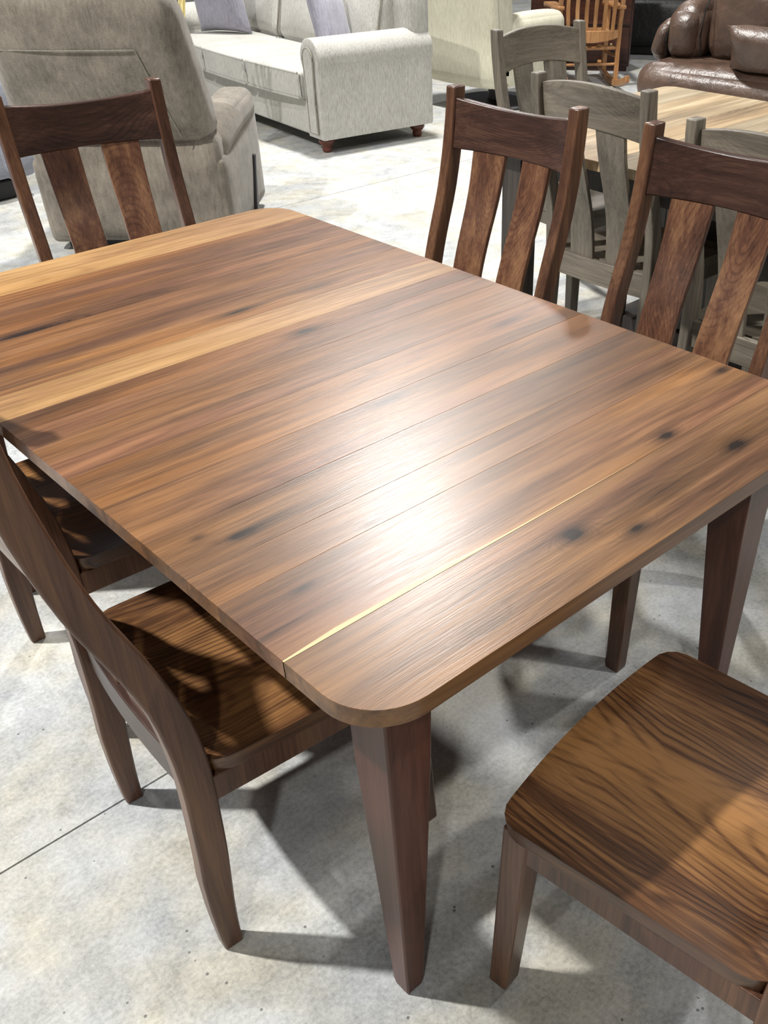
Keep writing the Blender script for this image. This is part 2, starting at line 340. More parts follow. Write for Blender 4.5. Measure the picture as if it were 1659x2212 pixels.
m_cream = fabric('cream_chenille', srgb(170, 165, 145), srgb(212, 208, 188), scale=(90, 90, 18), mott=3, mamt=0.3)
m_lea = leather('brown_leather', srgb(60, 44, 35), srgb(92, 72, 60), 0.38)
m_blk = leather('black_leather', srgb(5, 5, 5), srgb(14, 13, 13), 0.55)
m_metal = plain('dark_steel', srgb(58, 56, 58), 0.4, 0.6)
m_black = plain('black_plastic', srgb(20, 20, 20), 0.5)
m_knob = plain('antique_knob', srgb(150, 130, 100), 0.3, 0.8)
m_conc = concrete()
m_joint = plain('joint_dust', srgb(66, 64, 60), 0.9)
m_straw = plain('pale_straw', srgb(236, 220, 150), 0.7)
m_white = plain('white_glaze', srgb(226, 226, 230), 0.4)

# ------------------------------------------------------------------ floor: sawn concrete bays over a dark joint bed
fl = MB().box(-7, 21, -6, 21, -0.12, -0.02).build('floor', m_joint, smooth=0); fl['kind'] = 'structure'
yj = [-5.6, -1.865, 1.355, 4.575, 7.795, 11.015, 14.235, 17.455, 20.6]
xj = [-6.6, -1.2, 10.2, 20.6]
for a in range(len(yj) - 1):
    for b_ in range(len(xj) - 1):
        g = 0.0022
        MB().box(xj[b_] + g, xj[b_ + 1] - g, yj[a] + g, yj[a + 1] - g, -0.03, 0.0).build('concrete_bay', m_conc, fl, smooth=0)

# ------------------------------------------------------------------ walnut dining table
X0, X1, Y0, Y1 = 0.388, 1.445, 0.559, 2.262; TZ, TT = 0.76, 0.028
def rrect(x0, x1, y0, y1, r, n=10):
    p = []
    for cx, cy, a0 in ((x1 - r, y0 + r, -90), (x1 - r, y1 - r, 0), (x0 + r, y1 - r, 90), (x0 + r, y0 + r, 180)):
        for i in range(n + 1):
            a = rad(a0 + 90 * i / n); p.append((cx + r * math.cos(a), cy + r * math.sin(a)))
    return p
def clip_poly(poly, y0, y1):
    def cl(p, f, inter):
        out = []
        for i in range(len(p)):
            a, b = p[i], p[(i + 1) % len(p)]
            if f(a): out.append(a)
            if f(a) != f(b): out.append(inter(a, b))
        return out
    def at(yv): return lambda a, b: (a[0] + (b[0] - a[0]) * (yv - a[1]) / (b[1] - a[1]), yv)
    p = cl(poly, lambda q: q[1] >= y0, at(y0)); return cl(p, lambda q: q[1] <= y1, at(y1))
tb = thing('dining_table', 'large walnut plank-top dining table with rounded corners and tapered legs in the foreground', 'table')
outline = rrect(X0, X1, Y0, Y1, 0.085)
seams = [(Y0, (.95, .90, .84)), (0.716, (1.02, .93, .86)), (0.860, (.96, .88, .82)), (0.935, (.90, .84, .78)), (1.045, (.98, .85, .72)), (1.165, (1.0, .86, .70)),
         (1.285, (.94, .82, .72)), (1.41, (.90, .78, .70)), (1.480, (.84, .72, .68)), (1.537, (1, 1, 1)), (1.632, (.98, .86, .74)), (1.75, (.94, .80, .70)),
         (1.87, (1.0, .84, .76)), (1.99, (.90, .76, .70)), (2.112, (1, 1, 1)), (Y1, None)]
for i in range(len(seams) - 1):
    a, c = seams[i]; b_ = seams[i + 1][0]
    e0 = 0 if i == 0 else 0.00008; e1 = 0 if i == len(seams) - 2 else 0.00008
    poly = clip_poly(outline, a + e0, b_ - e1)
    MB().prism(poly, TZ - TT, TZ).build('plank', m_light if i in (9, 14) else m_top, tb, bevel=0.0004, seg=1, color=c + (1,))
# pale sapwood sliver glued along one seam
m_sap = wood('pale_sapwood', srgb(140, 112, 74), srgb(190, 164, 118), srgb(210, 188, 144), axis='X', rough=0.4, ring=0.1, contrast=0.4)
sp_ = [(X0, 0.7162), (X0, 0.7190), (X0 + .08, 0.7245), (X0 + .22, 0.7235), (X0 + .38, 0.7190), (X0 + .66, 0.7168), (X0 + .66, 0.7162)]
o = MB().prism(sp_, TZ - TT + 0.001, TZ + 0.0003).build('sapwood_strip', m_sap, tb, smooth=0); o['label'] = 'pale cream sapwood streak beside a seam'
d, wt, wb = 0.0774, 0.0825, 0.0373
def tleg(sx, sy):
    cx = X0 + d if sx < 0 else X1 - d; cy = Y0 + d if sy < 0 else Y1 - d
    rings = []
    for z, w in ((0.0, wb - .006), (0.012, wb), (0.55, wb + (wt - wb) * .62 / .735 * .9 + .004), (TZ - TT - .0, wt)):
        x2 = cx - sx * w; y2 = cy - sy * w
        rings.append([(min(cx, x2), min(cy, y2), z), (max(cx, x2), min(cy, y2), z), (max(cx, x2), max(cy, y2), z), (min(cx, x2), max(cy, y2), z)])
    return MB().loft(rings)
for sx, sy in ((-1, -1), (1, -1), (-1, 1), (1, 1)): tleg(sx, sy).build('leg', m_leg, tb, bevel=0.003)
ai = 0.11
for n_, bb in (('side_apron', (X0 + ai, X0 + ai + .02, Y0 + .16, Y1 - .16)), ('side_apron', (X1 - ai - .02, X1 - ai, Y0 + .16, Y1 - .16)), ('end_apron', (X0 + .16, X1 - .16, Y0 + ai, Y0 + ai + .02)), ('end_apron', (X0 + .16, X1 - .16, Y1 - ai - .02, Y1 - ai))):
    MB().box(*bb, TZ - TT - .055, TZ - TT).build(n_, m_leg, tb, bevel=0.002)

# ------------------------------------------------------------------ slat-back chair
ZF = [0, .1, .25, .42, .5, .59, .68, .78, .865, .93, .985, 1.04]
YF = [.036, .040, .054, .062, .060, .046, .019, -.017, -.036, -.048, -.056, -.060]
ZT = [0, .2, .5, .6, .9, 1.04]; TH = [.034, .050, .050, .046, .045, .040]
def yfront(z): return smoothf(z, ZF, YF, .04)
def yback(z): return yfront(z) - interp(z, ZT, TH)
def make_chair(label, HT=1.03, mats=None, crest_arch=-.016, bow=.034, crest=(.885, 1.005), slatcol=((1, 1, 1, 1), (1, 1, 1, 1)), seatcol=(1, 1, 1, 1), name='dining_chair'):
    mp, mc, ms, mse = mats
    WO = .2235; PW = .033
    t = thing(name, label, 'chair')
    # rear posts, swept back at foot and top
    for s in (-1, 1):
        rings = []
        nz = 26
        for i in range(nz + 1):
            z = HT * i / nz; w = PW if z > .12 else PW - .004 * (1 - z / .12)
            xo = s * WO; xi = s * (WO - w)
            a, b_ = min(xo, xi), max(xo, xi)
            rings.append([(a, yback(z), z), (b_, yback(z), z), (b_, yfront(z), z), (a, yfront(z), z)])
        MB().loft(rings).build('rear_post', mp, t, bevel=0.004, seg=2)
    xi = WO - PW
    # crest rail
    rings = []
    n = 14
    for i in range(n + 1):
        u = -1 + 2 * i / n; x = u * (xi + .004); k = 1 - u * u
        zb, zt = crest[0] + (crest_arch if crest_arch > 0 else 0) * k, crest[1] + crest_arch * k
        pts = []
        ym = lambda z: (yfront(z) + yback(z)) / 2 + .006 - bow * k
        rings.append([(x, ym(zb) - .010, zb), (x, ym(zb) + .010, zb), (x, ym((zb + zt) / 2) + .010, (zb + zt) / 2), (x, ym(zt) + .010, zt), (x, ym(zt) - .010, zt), (x, ym((zb + zt) / 2) - .010, (zb + zt) / 2)])
    MB().loft(rings).build('crest_rail', mc, t, bevel=0.003)
    # two broad S-curved slats
    for q, (xc, hw) in enumerate(((-.077, .051), (.077, .051))):
        rings = []
        for i in range(21):
            z = .44 + (crest[0] + .012 + max(crest_arch, 0) - .44) * i / 20
            sw = hw * (1 - .08 * math.sin(math.pi * (z - .44) / .45)); xx = xc * (1 + .06 * (z - .44) / .45)
            g = min(1, (z - .44) / .45); ys_ = []
            for q_ in range(5):
                xq = xx + sw * (-1 + q_ / 2)
                ys_.append((xq, (yfront(z) + yback(z)) / 2 + .006 - (.010 + (bow - .010) * g) * (1 - (xq / xi) ** 2)))
            rings.append([(a_, y_ - .007, z) for a_, y_ in ys_] + [(a_, y_ + .007, z) for a_, y_ in reversed(ys_)])
        MB().loft(rings).build('slat', ms, t, bevel=0.002, smooth=50, color=slatcol[q])
    # rear seat rail, gently bowed
    rings = []
    for i in range(11):
        u = -1 + 2 * i / 10; x = u * (xi + .004); y = .036 - .010 * (1 - u * u)
        rings.append([(x, y - .010, .375), (x, y + .010, .375), (x, y + .010, .452), (x, y - .010, .452)])
    MB().loft(rings).build('rear_rail', mc, t, bevel=0.002)
    # scooped seat
    D1 = .465; y0 = .052
    nx, ny = 22, 20; top = []; ZS = .45
    def outline_x(v):   # half width at depth fraction v (0 rear .. 1 front)
        w = .226 + .010 * v
        r = .10
        if v > 1 - r: a = (v - (1 - r)) / r; w -= .045 * (1 - math.sqrt(max(0, 1 - a * a)))
        r = .12
        if v < r: a = (r - v) / r; w -= .034 * (1 - math.sqrt(max(0, 1 - a * a)))
        return w
    vs = []; fs = []
    for layer, (zz, ins) in enumerate(((ZS, 0.0), (ZS - .032, 0.005))):
        for j in range(ny + 1):
            v = (1 - math.cos(math.pi * j / ny)) / 2
            for i in range(nx + 1):
                u = math.sin(math.pi / 2 * (-1 + 2 * i / nx))
                x = u * (outline_x(v) - ins); y = y0 + (D1 - y0) * v + .012 * (1 - u * u) * (1 if v > .5 else 0) * (v - .5) * 2
                z = zz
                if layer == 0:
                    sc = max(0, 1 - abs(u) ** 3.2) * max(0, min(1, v * 6)) * max(0, (1 - v ** 5))
                    z -= .014 * sc * (.55 + .45 * min(1, abs(u) * 1.8)) * (1.25 - v * .6)
                vs.append((x, y, z))
    K = (nx + 1) * (ny + 1)
    for j in range(ny):
        for i in range(nx):
            a = j * (nx + 1) + i; q = (a, a + 1, a + nx + 2, a + nx + 1); fs.append(q); fs.append(tuple(K + k for k in reversed(q)))
    rim = [i for i in range(nx + 1)] + [j * (nx + 1) + nx for j in range(1, ny + 1)] + [ny * (nx + 1) + i for i in range(nx - 1, -1, -1)] + [j * (nx + 1) for j in range(ny - 1, 0, -1)]
    for i in range(len(rim)):
        a, b_ = rim[i], rim[(i + 1) % len(rim)]; fs.append((a, K + a, K + b_, b_))
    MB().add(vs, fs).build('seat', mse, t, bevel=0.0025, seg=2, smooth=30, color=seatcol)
    # aprons
    for s in (-1, 1):
        a, b_ = sorted((s * .2215, s * .200)); MB().box(a, b_, .05, .42, .368, .419).build('side_apron', mp, t, bevel=0.002)
    MB().box(-.19, .19, .427, .447, .368, .419).build('front_apron', mc, t, bevel=0.002)
    # front legs, tapered on the inner faces
    for s in (-1, 1):
        rings = []
        for z, w in ((0, .034), (.01, .037), (.425, .046)):
            sp_o = .007 * (1 - z / .425); yf_ = .455 + .014 * (1 - z / .425)
            xo = s * (.2235 + sp_o); xn = s * (.2235 + sp_o - w); a, b_ = min(xo, xn), max(xo, xn)
            rings.append([(a, yf_ - w, z), (b_, yf_ - w, z), (b_, yf_, z), (a, yf_, z)])
        MB().loft(rings).build('front_leg', mp, t, bevel=0.004)
    return t
WAL = (m_post, m_crest, m_slat, m_seat); GRY = (m_gray, m_grayx, m_gray, m_grayx)
def place(t, x, y, th): t.location = (x, y, 0); t.rotation_euler = (0, 0, rad(th)); return t
GW = 'walnut slat-back chairs around the walnut table'
c1 = make_chair('walnut chair nearest on the left, its curved rear post in the foreground', mats=WAL, seatcol=(1.15, 1.05, .9, 1))
c1['group'] = GW; place(c1, .303, 1.142, -94.26)
dup(c1, (.382, 1.760, 0), rad(-92.2), 'walnut chair mostly hidden behind the nearest left chair, its seat under the table edge', GW)
dup(c1, (.861, .120, 0), rad(5.8), 'walnut chair at the near right corner showing its striped scooped seat', GW)
dup(c1, (1.787, 1.770, 0), rad(91.6), 'farther of the two walnut chairs on the right side of the table', GW)
dup(c1, (1.798, 1.134, 0), rad(91.6), 'nearer walnut chair on the right side of the table, cut off by the right edge', GW)
dup(c1, (1.136, 2.615, 0), rad(180 - 11), 'walnut chair at the far end of the table in front of the taupe recliner', GW)
# shade of the timber differs from chair to chair
GG = 'gray wood slat-back chairs around the pale table'
g2 = make_chair('weathered gray chair seen from behind, between the two right-hand walnut chairs', HT=.99, mats=GRY, crest_arch=.022, bow=.024, crest=(.845, .965))
g2['group'] = GG; place(g2, 2.42, 1.92, -90)
dup(g2, (2.22, 1.21, 0), rad(-90), 'weathered gray chair whose top peeks over the rightmost walnut chair', GG)
dup(g2, (3.085, 2.742, 0), rad(172), 'weathered gray chair facing us at the far left end of the pale table', GG)

# ------------------------------------------------------------------ pale plank table behind
gt = thing('dining_table', 'pale washed plank dining table with dark base behind the walnut chairs', 'table')
gx0, gx1, gy0, gy1 = 2.415, 3.57, .62, 2.52
go = rrect(gx0, gx1, gy0, gy1, .05)
y = gy0; k = 0
cols = [(1, .98, .95), (.86, .88, .88), (1.05, 1, .92), (.95, .93, .9), (1.02, .94, .84), (.82, .84, .85)]
while y < gy1 - .01:
    w = [.13, .11, .15, .12, .14][k % 5]; y2 = min(gy1, y + w)
    if gy1 - y2 < .05: y2 = gy1
    MB().prism(clip_poly(go, y + .0004, y2 - .0004), TZ - .03, TZ).build('plank', m_gtop, gt, bevel=.0015, color=cols[(k * 5 + 2) % 6] + (1,)); y = y2; k += 1
for x in (gx0 + .08, gx1 - .17):
    for yy in (gy0 + .1, gy1 - .19):
        MB().box(x, x + .09, yy, yy + .09, 0, TZ - .03).build('leg', m_gdark, gt, bevel=.004)
for bb in ((gx0 + .1, gx0 + .12, gy0 + .19, gy1 - .19), (gx1 - .12, gx1 - .1, gy0 + .19, gy1 - .19), (gx0 + .17, gx1 - .17, gy0 + .12, gy0 + .14), (gx0 + .17, gx1 - .17, gy1 - .14, gy1 - .12)):
    MB().box(*bb, TZ - .12, TZ - .03).build('apron', m_gdark, gt, bevel=.002)
MB().box(gx0 + .45, gx1 - .45, gy0 + .35, gy1 - .35, .0, .10).build('plinth', m_gdark, gt, bevel=.006)
MB().box(gx0 + .47, gx1 - .47, gy0 + .55, gy1 - .55, .10, TZ - .03).build('pedestal', m_gdark, gt, bevel=.01)

# ------------------------------------------------------------------ taupe recliner, seen from behind
rc = thing('recliner', 'taupe chenille recliner seen from behind at upper left with side lever', 'recliner', (2.02, 4.395, 0), math.atan2(.71, .70) - math.pi / 2)
MB().box(-.40, .40, .10, .80, .0, .06).build('base', m_black, rc, bevel=.01)
puff(-.44, .44, .02, .30, .05, .52, r=.05, bz=.005, by=.015, n=12).build('rear_panel', m_rec, rc, smooth=60)
puff(-.27, .27, .25, .86, .20, .46, r=.06, bz=.03, n=12).build('seat_cushion', m_rec, rc, smooth=60)
puff(-.27, .27, .80, .88, .05, .40, r=.04, by=.02, n=10).build('footrest', m_rec, rc, smooth=60)
for s in (-1, 1):
    a, b_ = sorted((s * .27, s * .455))
    sd = puff(a, b_, .03, .86, .04, .46, r=.035, bz=.0, bx=.008, n=12)
    for i, (x, y, z) in enumerate(sd.v):
        if z > .25: sd.v[i] = (x, y, z + (z - .25) / .21 * .05 * (y - .4) / .45)
    side = sd.build('side_panel', m_rec, rc, smooth=60)
    a, b_ = sorted((s * .25, s * .455))
    ar = puff(a, b_, .10, .90, .40, .54, r=.065, bz=.012, bx=.01, n=14)
    for i, (x, y, z) in enumerate(ar.v):
        u = (y - .10) / .80; ar.v[i] = (x, y, z + .055 * u - .03 * (1 - u) ** 2 + .012 * math.sin(u * 5))
    ar.build('arm_pad', m_rec, rc, smooth=60)
bk = puff(-.42, .42, -.02, .24, .48, 1.10, r=.10, by=.035, bz=.03, n=18)
for i, (x, y, z) in enumerate(bk.v):
    u = (z - .48) / .62
    bk.v[i] = (x * (1.03 - .12 * max(0, u) ** 1.5) * (1.1 if x < 0 else 1), y + .02 - .22 * u, z + .02 * (1 - (x / .42) ** 2) * u)
bko = bk.build('backrest', m_rec, rc, smooth=60)
def backpt(x, z, off):
    u = (z - .48) / .62; return (x * (1.03 - .14 * u ** 1.5), -.02 + .02 - .22 * u - off - .036 * max(0, 1 - abs(x / .42) ** 2.5) * max(0, 1 - abs((z - .79) / .31) ** 2.5), z)
MB().tube([backpt(x, .885, .001) for x in [-.40 + .62 * i / 20 for i in range(21)]], .0025, 6).build('seam', m_pipe, bko)
MB().tube([backpt(.22 + .07 * (1 - i / 12), .885 - .36 * (1 - i / 12), .001) for i in range(13)], .0025, 6).build('seam', m_pipe, bko)
hd = MB().loft([[(.462, y - w, z), (.478, y - w, z), (.478, y + w, z), (.462, y + w, z)] for y, z, w in ((.50, .03, .026), (.52, .11, .026), (.57, .22, .017), (.61, .31, .012))])
hd.build('lever', m_metal, rc, bevel=.004)

# ------------------------------------------------------------------ oatmeal rolled-arm sofa
LS, DS = 2.45, .88
sf = thing('sofa', 'oatmeal tweed rolled-arm three-seat sofa with bun feet behind the table', 'sofa', (4.836, 6.410, 0), rad(83.1))
hl = LS / 2
MB().box(-hl + .02, hl - .02, .03, DS - .02, .09, .30).build('base_frame', m_sofa, sf, bevel=.015, seg=3)
def arm(s):
    # section in (lateral, z): flared panel with a roll at the top
    sec = []
    for i in range(5): sec.append((.0, .09 + .36 * i / 4))
    for i in range(19):
        a = rad(215 - 250 * i / 18); sec.append((-.0 + .095 + .112 * math.cos(a) * 1.0 - .0, .545 + .105 * math.sin(a)))
    for i in range(5): sec.append((.19, .44 - .35 * i / 4))
    rings = []
    for y, k in ((DS + .005, .965), (DS - .0, 1.0), (DS - .02, 1.0), (.5, 1.0), (.1, 1.0), (.03, 1.0), (.02, .96)):
        cx, cz = .095, .35
        rings.append([(s * (-hl + cx + (u - cx) * k) * -1 if False else (-(hl - (cx + (u - cx) * k))) * s * -1 * -1, y, cz + (z - cz) * k) for u, z in sec])
    return MB().loft(rings)
for s in (-1, 1):
    a = arm(1)
    if s == -1: pass
    mb = MB(); mb.v = [(x * (1 if s == -1 else -1), y, z) for x, y, z in a.v]; mb.f = a.f
    ao = mb.build('arm', m_sofa, sf, smooth=50)
    # facing panel and its piping on the arm front
    pts = []
    for i in range(4): pts.append((.045, .12 + .26 * i / 3))
    for i in range(13):
        an = rad(200 - 220 * i / 12); pts.append((.095 + .062 * math.cos(an), .535 + .065 * math.sin(an)))
    for i in range(4): pts.append((.145, .38 - .26 * i / 3))
    sg = -1 if s == -1 else 1
    def X(u): return sg * (hl - u)
    fp = MB().loft([[(X(u), DS + .004, z) for u, z in pts], [(X(u), DS + .018, z) for u, z in pts]]); fp.build('arm_front_panel', m_sofa, ao, bevel=.005, smooth=40)
    MB().tube([(X(u), DS + .016, z) for u, z in pts], .006, 6).build('piping', m_pipe, ao)
    MB().tube([(X(.006), y, .452) for y in (.04, .3, .6, DS)], .004, 6).build('piping', m_pipe, ao)
iw = (LS - .40) / 3
for i in range(3):
    x0 = -hl + .20 + iw * i
    dfront = .035 * (1 if i == 1 else .35)
    sc = puff(x0 + .003, x0 + iw - .003, .26, DS + .035, .300, .462, r=.035, bz=.014, by=.006, n=14)
    for j, (x, y, z) in enumerate(sc.v):
        bow_ = 1 - (x / (hl - .2)) ** 2
        sc.v[j] = (x, y + (.05 * bow_ if y > .6 else 0), z)
    so = sc.build('seat_cushion', m_sofa, sf, smooth=60)
    for zz in (.452, .310):
        MB().tube([(x, DS + .030 + .05 * (1 - (x / (hl - .2)) ** 2), zz) for x in [x0 + .02 + (iw - .04) * k / 8 for k in range(9)]], .0065, 6).build('piping', m_sofa, so)
    for xx in (x0 + .006, x0 + iw - .006):
        yy = DS + .028 + .05 * (1 - (xx / (hl - .2)) ** 2)
        MB().tube([(xx, yy, .315), (xx, yy + .003, .38), (xx, yy, .447)], .0055, 6).build('piping', m_sofa, so)
    Mb = Matrix.Translation((0, .30, .46)) @ Matrix.Rotation(rad(13), 4, 'X') @ Matrix.Translation((0, -.30, -.46))
    bc = puff(x0 + .004, x0 + iw - .004, .16, .34, .46, .92, r=.06, by=.035, bz=.02, n=14, M=Mb).build('back_cushion', m_sofa, sf, smooth=60)
    MB().tube([Mb @ Vector((xx, .335, zz)) for xx, zz in [(x0 + .02, .48), (x0 + .015, .6), (x0 + .015, .86), (x0 + .05, .91), (x0 + iw - .05, .91), (x0 + iw - .015, .86), (x0 + iw - .015, .5)]], .006, 6).build('piping', m_pipe, bc)
bkp = puff(-hl + .02, hl - .02, .0, .17, .09, .88, r=.06, by=.01, bz=.01, n=16).build('back_frame', m_sofa, sf, smooth=60)
for x in (-hl + .10, hl - .10):
    for y in (.09, DS - .07):
        MB().lathe([(.022, 0), (.030, .004), (.034, .02), (.030, .035), (.040, .045), (.054, .062), (.050, .08), (.034, .095)], 18, (x, y, 0)).build('bun_foot', m_bun, sf, smooth=60)
def pillow(name, label, loc, rot, w, h, t, mat, cat='pillow', group=None):
    mb = MB(); n = 16; vs = []; fs = []
    for s in (-1, 1):
        for i in range(n + 1):
            for j in range(n + 1):
                u, v = -1 + 2 * i / n, -1 + 2 * j / n
                f = max(0, (1 - u ** 4) * (1 - v ** 4)) ** .6
                pin = 1 - .09 * (1 - abs(u) ** 2) * 0 - .0
                x = u * w / 2 * (1 - .07 * (1 - v * v)); z = v * h / 2 * (1 - .07 * (1 - u * u))
                wr = .006 * math.sin(9 * u + 3 * v) * (abs(u * v))
                vs.append((x, s * (t / 2 * f + wr * (f > 0)), z + h / 2))
    K = (n + 1) ** 2
    for s in range(2):
        for i in range(n):
            for j in range(n):
                a = s * K + i * (n + 1) + j; q = (a, a + 1, a + n + 2, a + n + 1); fs.append(q if s == 0 else tuple(reversed(q)))
    mb.add(vs, fs)
    o = mb.build(name, mat, None, smooth=75); o.location = loc; o.rotation_euler = rot
    tag(o, label, cat, group); return o
def sofapt(x, y, z): return sf.matrix_basis @ Vector((x, y, z))
bpy.context.view_layer.update()
pillow('throw_pillow', 'lavender-gray throw pillow at the far left end of the oatmeal sofa', sofapt(.74, .56, .475), (rad(-12), 0, rad(83.1 + 32)), .46, .44, .15, m_pill, group='throw pillows on the oatmeal sofa')
pillow('throw_pillow', 'lavender-gray throw pillow leaning against the near arm of the oatmeal sofa', sofapt(-.84, .50, .475), (rad(-16), rad(6), rad(83.1 - 58)), .42, .42, .13, m_pill, group='throw pillows on the oatmeal sofa')

# ------------------------------------------------------------------ cream swivel recliner
cr = thing('recliner', 'cream upholstered swivel recliner on a round base beside the oatmeal sofa', 'recliner', (5.80, 5.72, 0), rad(-90))
MB().lathe([(.33, 0), (.34, .01), (.33, .025), (.06, .03), (.05, .17), (.20, .175), (.20, .19)], 28).build('swivel_base', m_metal, cr, smooth=40)
# local +y points to world +x ; local x right = world -y
puff(-.43, .43, -.42, .33, .18, .46, r=.04, bz=.01, n=12).build('seat_box', m_cream, cr, smooth=60)
bk = puff(-.43, .43, -.46, -.22, .19, 1.08, r=.06, by=.01, bz=.02, n=16)
bk.v = [(x, y - .10 * max(0, z - .5), z) for x, y, z in bk.v]
bo = bk.build('backrest', m_cream, cr, smooth=60)
MB().tube([(.425, -.395 - .1 * max(0, z - .5), z) for z in (.2, .4, .6, .8, 1.0)], .006, 6).build('seam', m_pipe, bo)
MB().tube([(.425, -.30, z) for z in (.2, .4, .6)], .005, 6).build('seam', m_pipe, bo)
for s in (-1, 1):
    a, b_ = sorted((s * .27, s * .44)); puff(a, b_, -.30, .32, .40, .62, r=.07, bz=.02, n=12).build('arm', m_cream, cr, smooth=60)
puff(-.27, .27, -.22, .44, .42, .54, r=.05, bz=.03, n=10).build('seat_cushion', m_cream, cr, smooth=60)

# ------------------------------------------------------------------ honey oak rocking chair
rk = thing('rocking_chair', 'honey oak slat-back rocking chair behind the gray chair', 'rocking chair', (6.733, 5.574, 0), rad(-38))
# local: +y forward, back at y=0
def bar(name, pts, r, mat=m_oak, par=rk, n=8): return MB().tube(pts, r, n).build(name, mat, par, smooth=50)
for s in (-1, 1):
    x = s * .25
    MB().loft([[(x - .017, y - .02, z), (x + .017, y - .02, z), (x + .017, y + .02, z), (x - .017, y + .02, z)] for y, z in ((.02, .06), (.03, .25), (.02, .45), (-.04, .70), (-.12, .95), (-.20, 1.15))]).build('rear_post', m_oak, rk, bevel=.005)
    MB().box(x - .02, x + .02, .46, .50, .06, .54).build('front_post', m_oak, rk, bevel=.006)
    rn = [( -.38 + 1.05 * i / 16, .0 + .10 * ((i - 9) / 9) ** 2) for i in range(17)]
    MB().loft([[(x - .018, y, z), (x + .018, y, z), (x + .018, y, z + .05), (x - .018, y, z + .05)] for y, z in rn]).build('rocker', m_oak, rk, bevel=.006)
    MB().loft([[(x - .04 * k, y, z), (x + .04 * k, y, z), (x + .04 * k, y, z + .028), (x - .04 * k, y, z + .028)] for y, z, k in ((-.04, .56, .7), (.1, .545, .9), (.35, .55, 1.1), (.50, .54, 1.25), (.56, .52, .9))]).build('armrest', m_oak, rk, bevel=.008)
    bar('side_stretcher', [(x, .03, .22), (x, .48, .20)], .012)
MB().loft([[(x, .0 - .04 * (1 - (x / .25) ** 2), z0), (x, .025 - .04 * (1 - (x / .25) ** 2), z0), (x, .02 - .04 * (1 - (x / .25) ** 2), .415), (x, -.005 - .04 * (1 - (x / .25) ** 2), .415)] for x, z0 in [(-.24 + .48 * i / 12, .36 - .03 * (1 - ((i - 6) / 6) ** 2)) for i in range(13)]]).build('lower_back_rail', m_oak, rk, bevel=.004)
MB().loft([[(x, -.19 - .04 * (1 - (x / .25) ** 2), 1.03), (x, -.16 - .04 * (1 - (x / .25) ** 2), 1.03), (x, -.19 - .04 * (1 - (x / .25) ** 2), 1.16), (x, -.22 - .04 * (1 - (x / .25) ** 2), 1.16)] for x in [-.24 + .48 * i / 12 for i in range(13)]]).build('crest_rail', m_oak, rk, bevel=.004)
for i in range(6):
    x = -.19 + .38 * i / 5
    MB().loft([[(x * k - .016, y - .006, z), (x * k + .016, y - .006, z), (x * k + .016, y + .006, z), (x * k - .016, y + .006, z)] for y, z, k in ((-.02, .40, .95), (-.015, .56, 1.), (-.06, .75, 1.04), (-.12, .90, 1.06), (-.20, 1.04, 1.08))]).build('back_slat', m_oak, rk, bevel=.003, seg=1)
MB().box(-.25, .25, .06, .50, .335, .375).build('seat_frame', m_oak, rk, bevel=.008)
bar('rear_stretcher', [(-.25, .03, .285), (.25, .03, .285)], .014); bar('rear_stretcher', [(-.25, .03, .17), (.25, .03, .17)], .011); bar('front_stretcher', [(-.25, .48, .24), (.25, .48, .24)], .012)

# ------------------------------------------------------------------ dark cherry chest of drawers
ch = thing('chest_of_drawers', 'dark cherry chest of drawers seen through the oak rocking chair', 'chest', (7.50, 6.30, 0), rad(127))
MB().box(-.45, .45, -.25, .22, .04, .93).build('carcass', m_cherry, ch, bevel=.006)
MB().box(-.48, .48, -.27, .27, .93, .96).build('top', m_cherry, ch, bevel=.006)
MB().box(-.43, .43, -.22, .20, 0, .05).build('plinth', m_cherry, ch, bevel=.003)
for r_, (z0, z1) in enumerate(((.08, .34), (.36, .60), (.62, .80), (.82, .91))):
    halves = ((-.43, .43),) if r_ < 2 else ((-.43, -.005), (.005, .43))
    for a, b_ in halves:
        dr = MB().box(a, b_, .21, .24, z0, z1).build('drawer', m_cherry, ch, bevel=.004)
        ks = ((a + .15), (b_ - .15)) if r_ < 2 else ((a + b_) / 2,)
        for kx in ks: 
            kb = MB().lathe([(.006, 0), (.006, .014), (.016, .02), (.018, .028), (.010, .036)], 12)
            kb.v = [(kx + x, .24 + z, (z0 + z1) / 2 + y) for x, y, z in kb.v]; kb.build('knob', m_knob, dr, smooth=60)

# ------------------------------------------------------------------ brown leather sofa
ls = thing('sofa', 'brown leather sofa with puffy seat front and padded back at upper right', 'sofa', (6.55, 3.25, 0), rad(96))
# local: +y faces the camera side, +x runs to the photo's left
puff(-1.0, .92, -.1, .78, .06, .30, r=.05, bz=.0, n=12).build('base', m_lea, ls, smooth=60)
st = puff(-1.0, 1.06, .0, .90, .22, .46, r=.11, bz=.03, by=.03, n=20); st.build('seat_cushion', m_lea, ls, smooth=70)
puff(-1.0, .74, .10, .62, .44, .96, r=.14, by=.05, bz=.05, n=18).build('back_cushion', m_lea, ls, smooth=70)
puff(.73, 1.00, .12, .66, .44, .76, r=.11, by=.04, bz=.03, bx=.01, n=14).build('side_bolster', m_lea, ls, smooth=70)
w1 = puff(.97, 1.12, .12, .64, .44, .67, r=.075, by=.03, bz=.02, n=12)
w1.v = [(x - max(0, z - .5) * .30, y, z) for x, y, z in w1.v]; w1.build('wing', m_lea, ls, smooth=70)
MB().tube([(.73, .60, .47), (.72, .67, .6), (.71, .66, .76), (.68, .58, .91), (.55, .5, .99), (.3, .46, 1.02)], .005, 6).build('piping', m_black, ls)
MB().tube([(.985, .60, .47), (.975, .655, .56), (.96, .64, .66), (.92, .54, .74)], .005, 6).build('piping', m_black, ls)
bpy.context.view_layer.update()
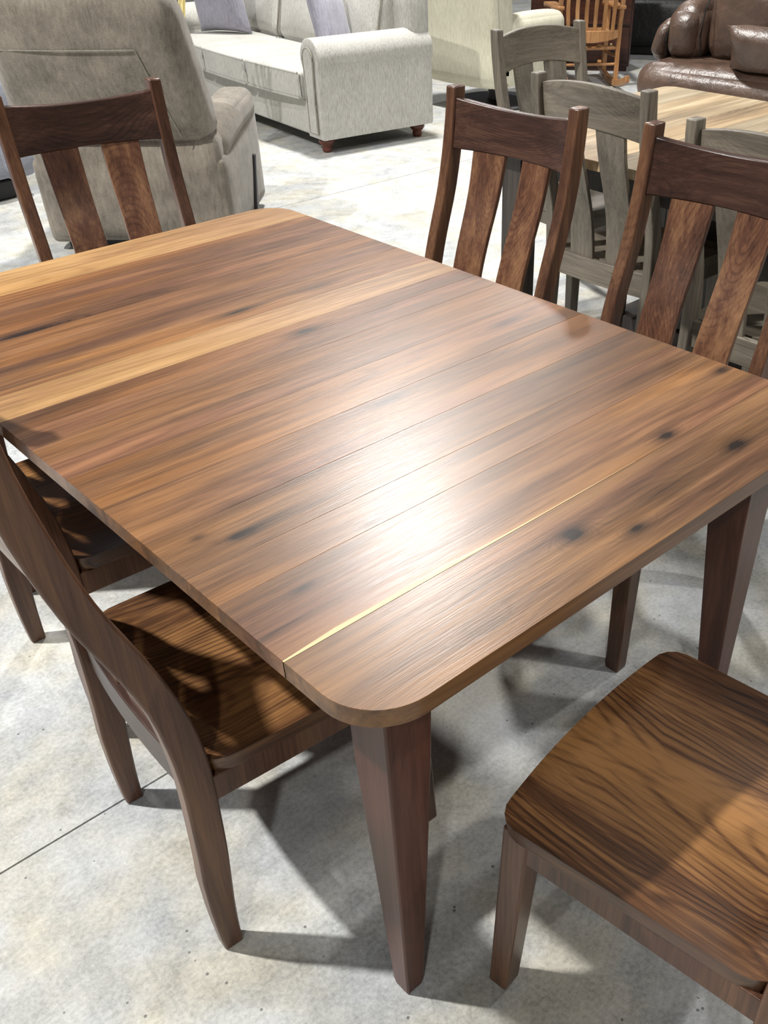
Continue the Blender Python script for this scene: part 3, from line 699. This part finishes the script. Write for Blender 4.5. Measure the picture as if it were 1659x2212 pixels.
pillow('lumbar_pillow', 'brown leather lumbar pillow lying on the leather sofa seat', ls.matrix_basis @ Vector((.14, .80, .475)), (rad(-28), 0, rad(96)), .56, .27, .17, m_lea)

# ------------------------------------------------------------------ black leather sofa far right
bs = thing('sofa', 'black leather sofa in the dark behind the oak rocking chair', 'sofa', (9.05, 5.95, 0), rad(122))
MB().box(-.9, .9, -.40, .35, .0, .08).build('plinth', m_black, bs, bevel=.01)
puff(-1.1, 1.1, -.45, .45, .08, .45, r=.06, bz=.01, n=12).build('base', m_blk, bs, smooth=60)
puff(-1.1, 1.1, -.48, -.05, .40, 1.10, r=.10, by=.03, n=14).build('backrest', m_blk, bs, smooth=60)
for s in (-1, 1):
    a, b_ = sorted((s * .85, s * 1.12)); puff(a, b_, -.40, .50, .06, .72, r=.09, bz=.02, n=12).build('arm', m_blk, bs, smooth=60)

# ------------------------------------------------------------------ blue-gray sofa at far left
bl = thing('sofa', 'blue-gray tweed sofa corner glimpsed past the recliner at the left edge', 'sofa', (1.15, 6.05, 0), rad(180 + 8))
MB().box(-.8, .8, -.35, .35, 0, .10).build('plinth', m_black, bl, bevel=.01)
puff(-.95, .95, -.42, .42, .11, .42, r=.05, bz=.0, n=12).build('base', m_blue, bl, smooth=60)
puff(-.72, .72, -.25, .46, .40, .54, r=.05, bz=.02, n=12).build('seat_cushion', m_blue, bl, smooth=60)
puff(-.95, .95, -.46, -.18, .3, .92, r=.09, by=.02, n=12).build('backrest', m_blue, bl, smooth=60)
for s in (-1, 1):
    a, b_ = sorted((s * .72, s * .97)); puff(a, b_, -.40, .45, .11, .64, r=.08, bz=.02, n=12).build('arm', m_blue, bl, smooth=60)

# ------------------------------------------------------------------ vase of pale dried stems behind the recliner
vs_ = thing('dried_stems_vase', 'white vase of pale yellow dried stems just behind the recliner top', 'vase', (3.07, 5.60, 0))
MB().lathe([(.07, 0), (.10, .05), (.12, .20), (.09, .38), (.05, .46), (.06, .50)], 22).build('vase', m_white, vs_, smooth=60)
for i in range(9):
    a = i * 2.4; MB().tube([(.01 * math.cos(a), .01 * math.sin(a), .3), (.03 * math.cos(a), .03 * math.sin(a), .70), (.10 * math.cos(a), .10 * math.sin(a), 1.05)], [.004, .005, .008], 6).build('stem', m_straw, vs_)
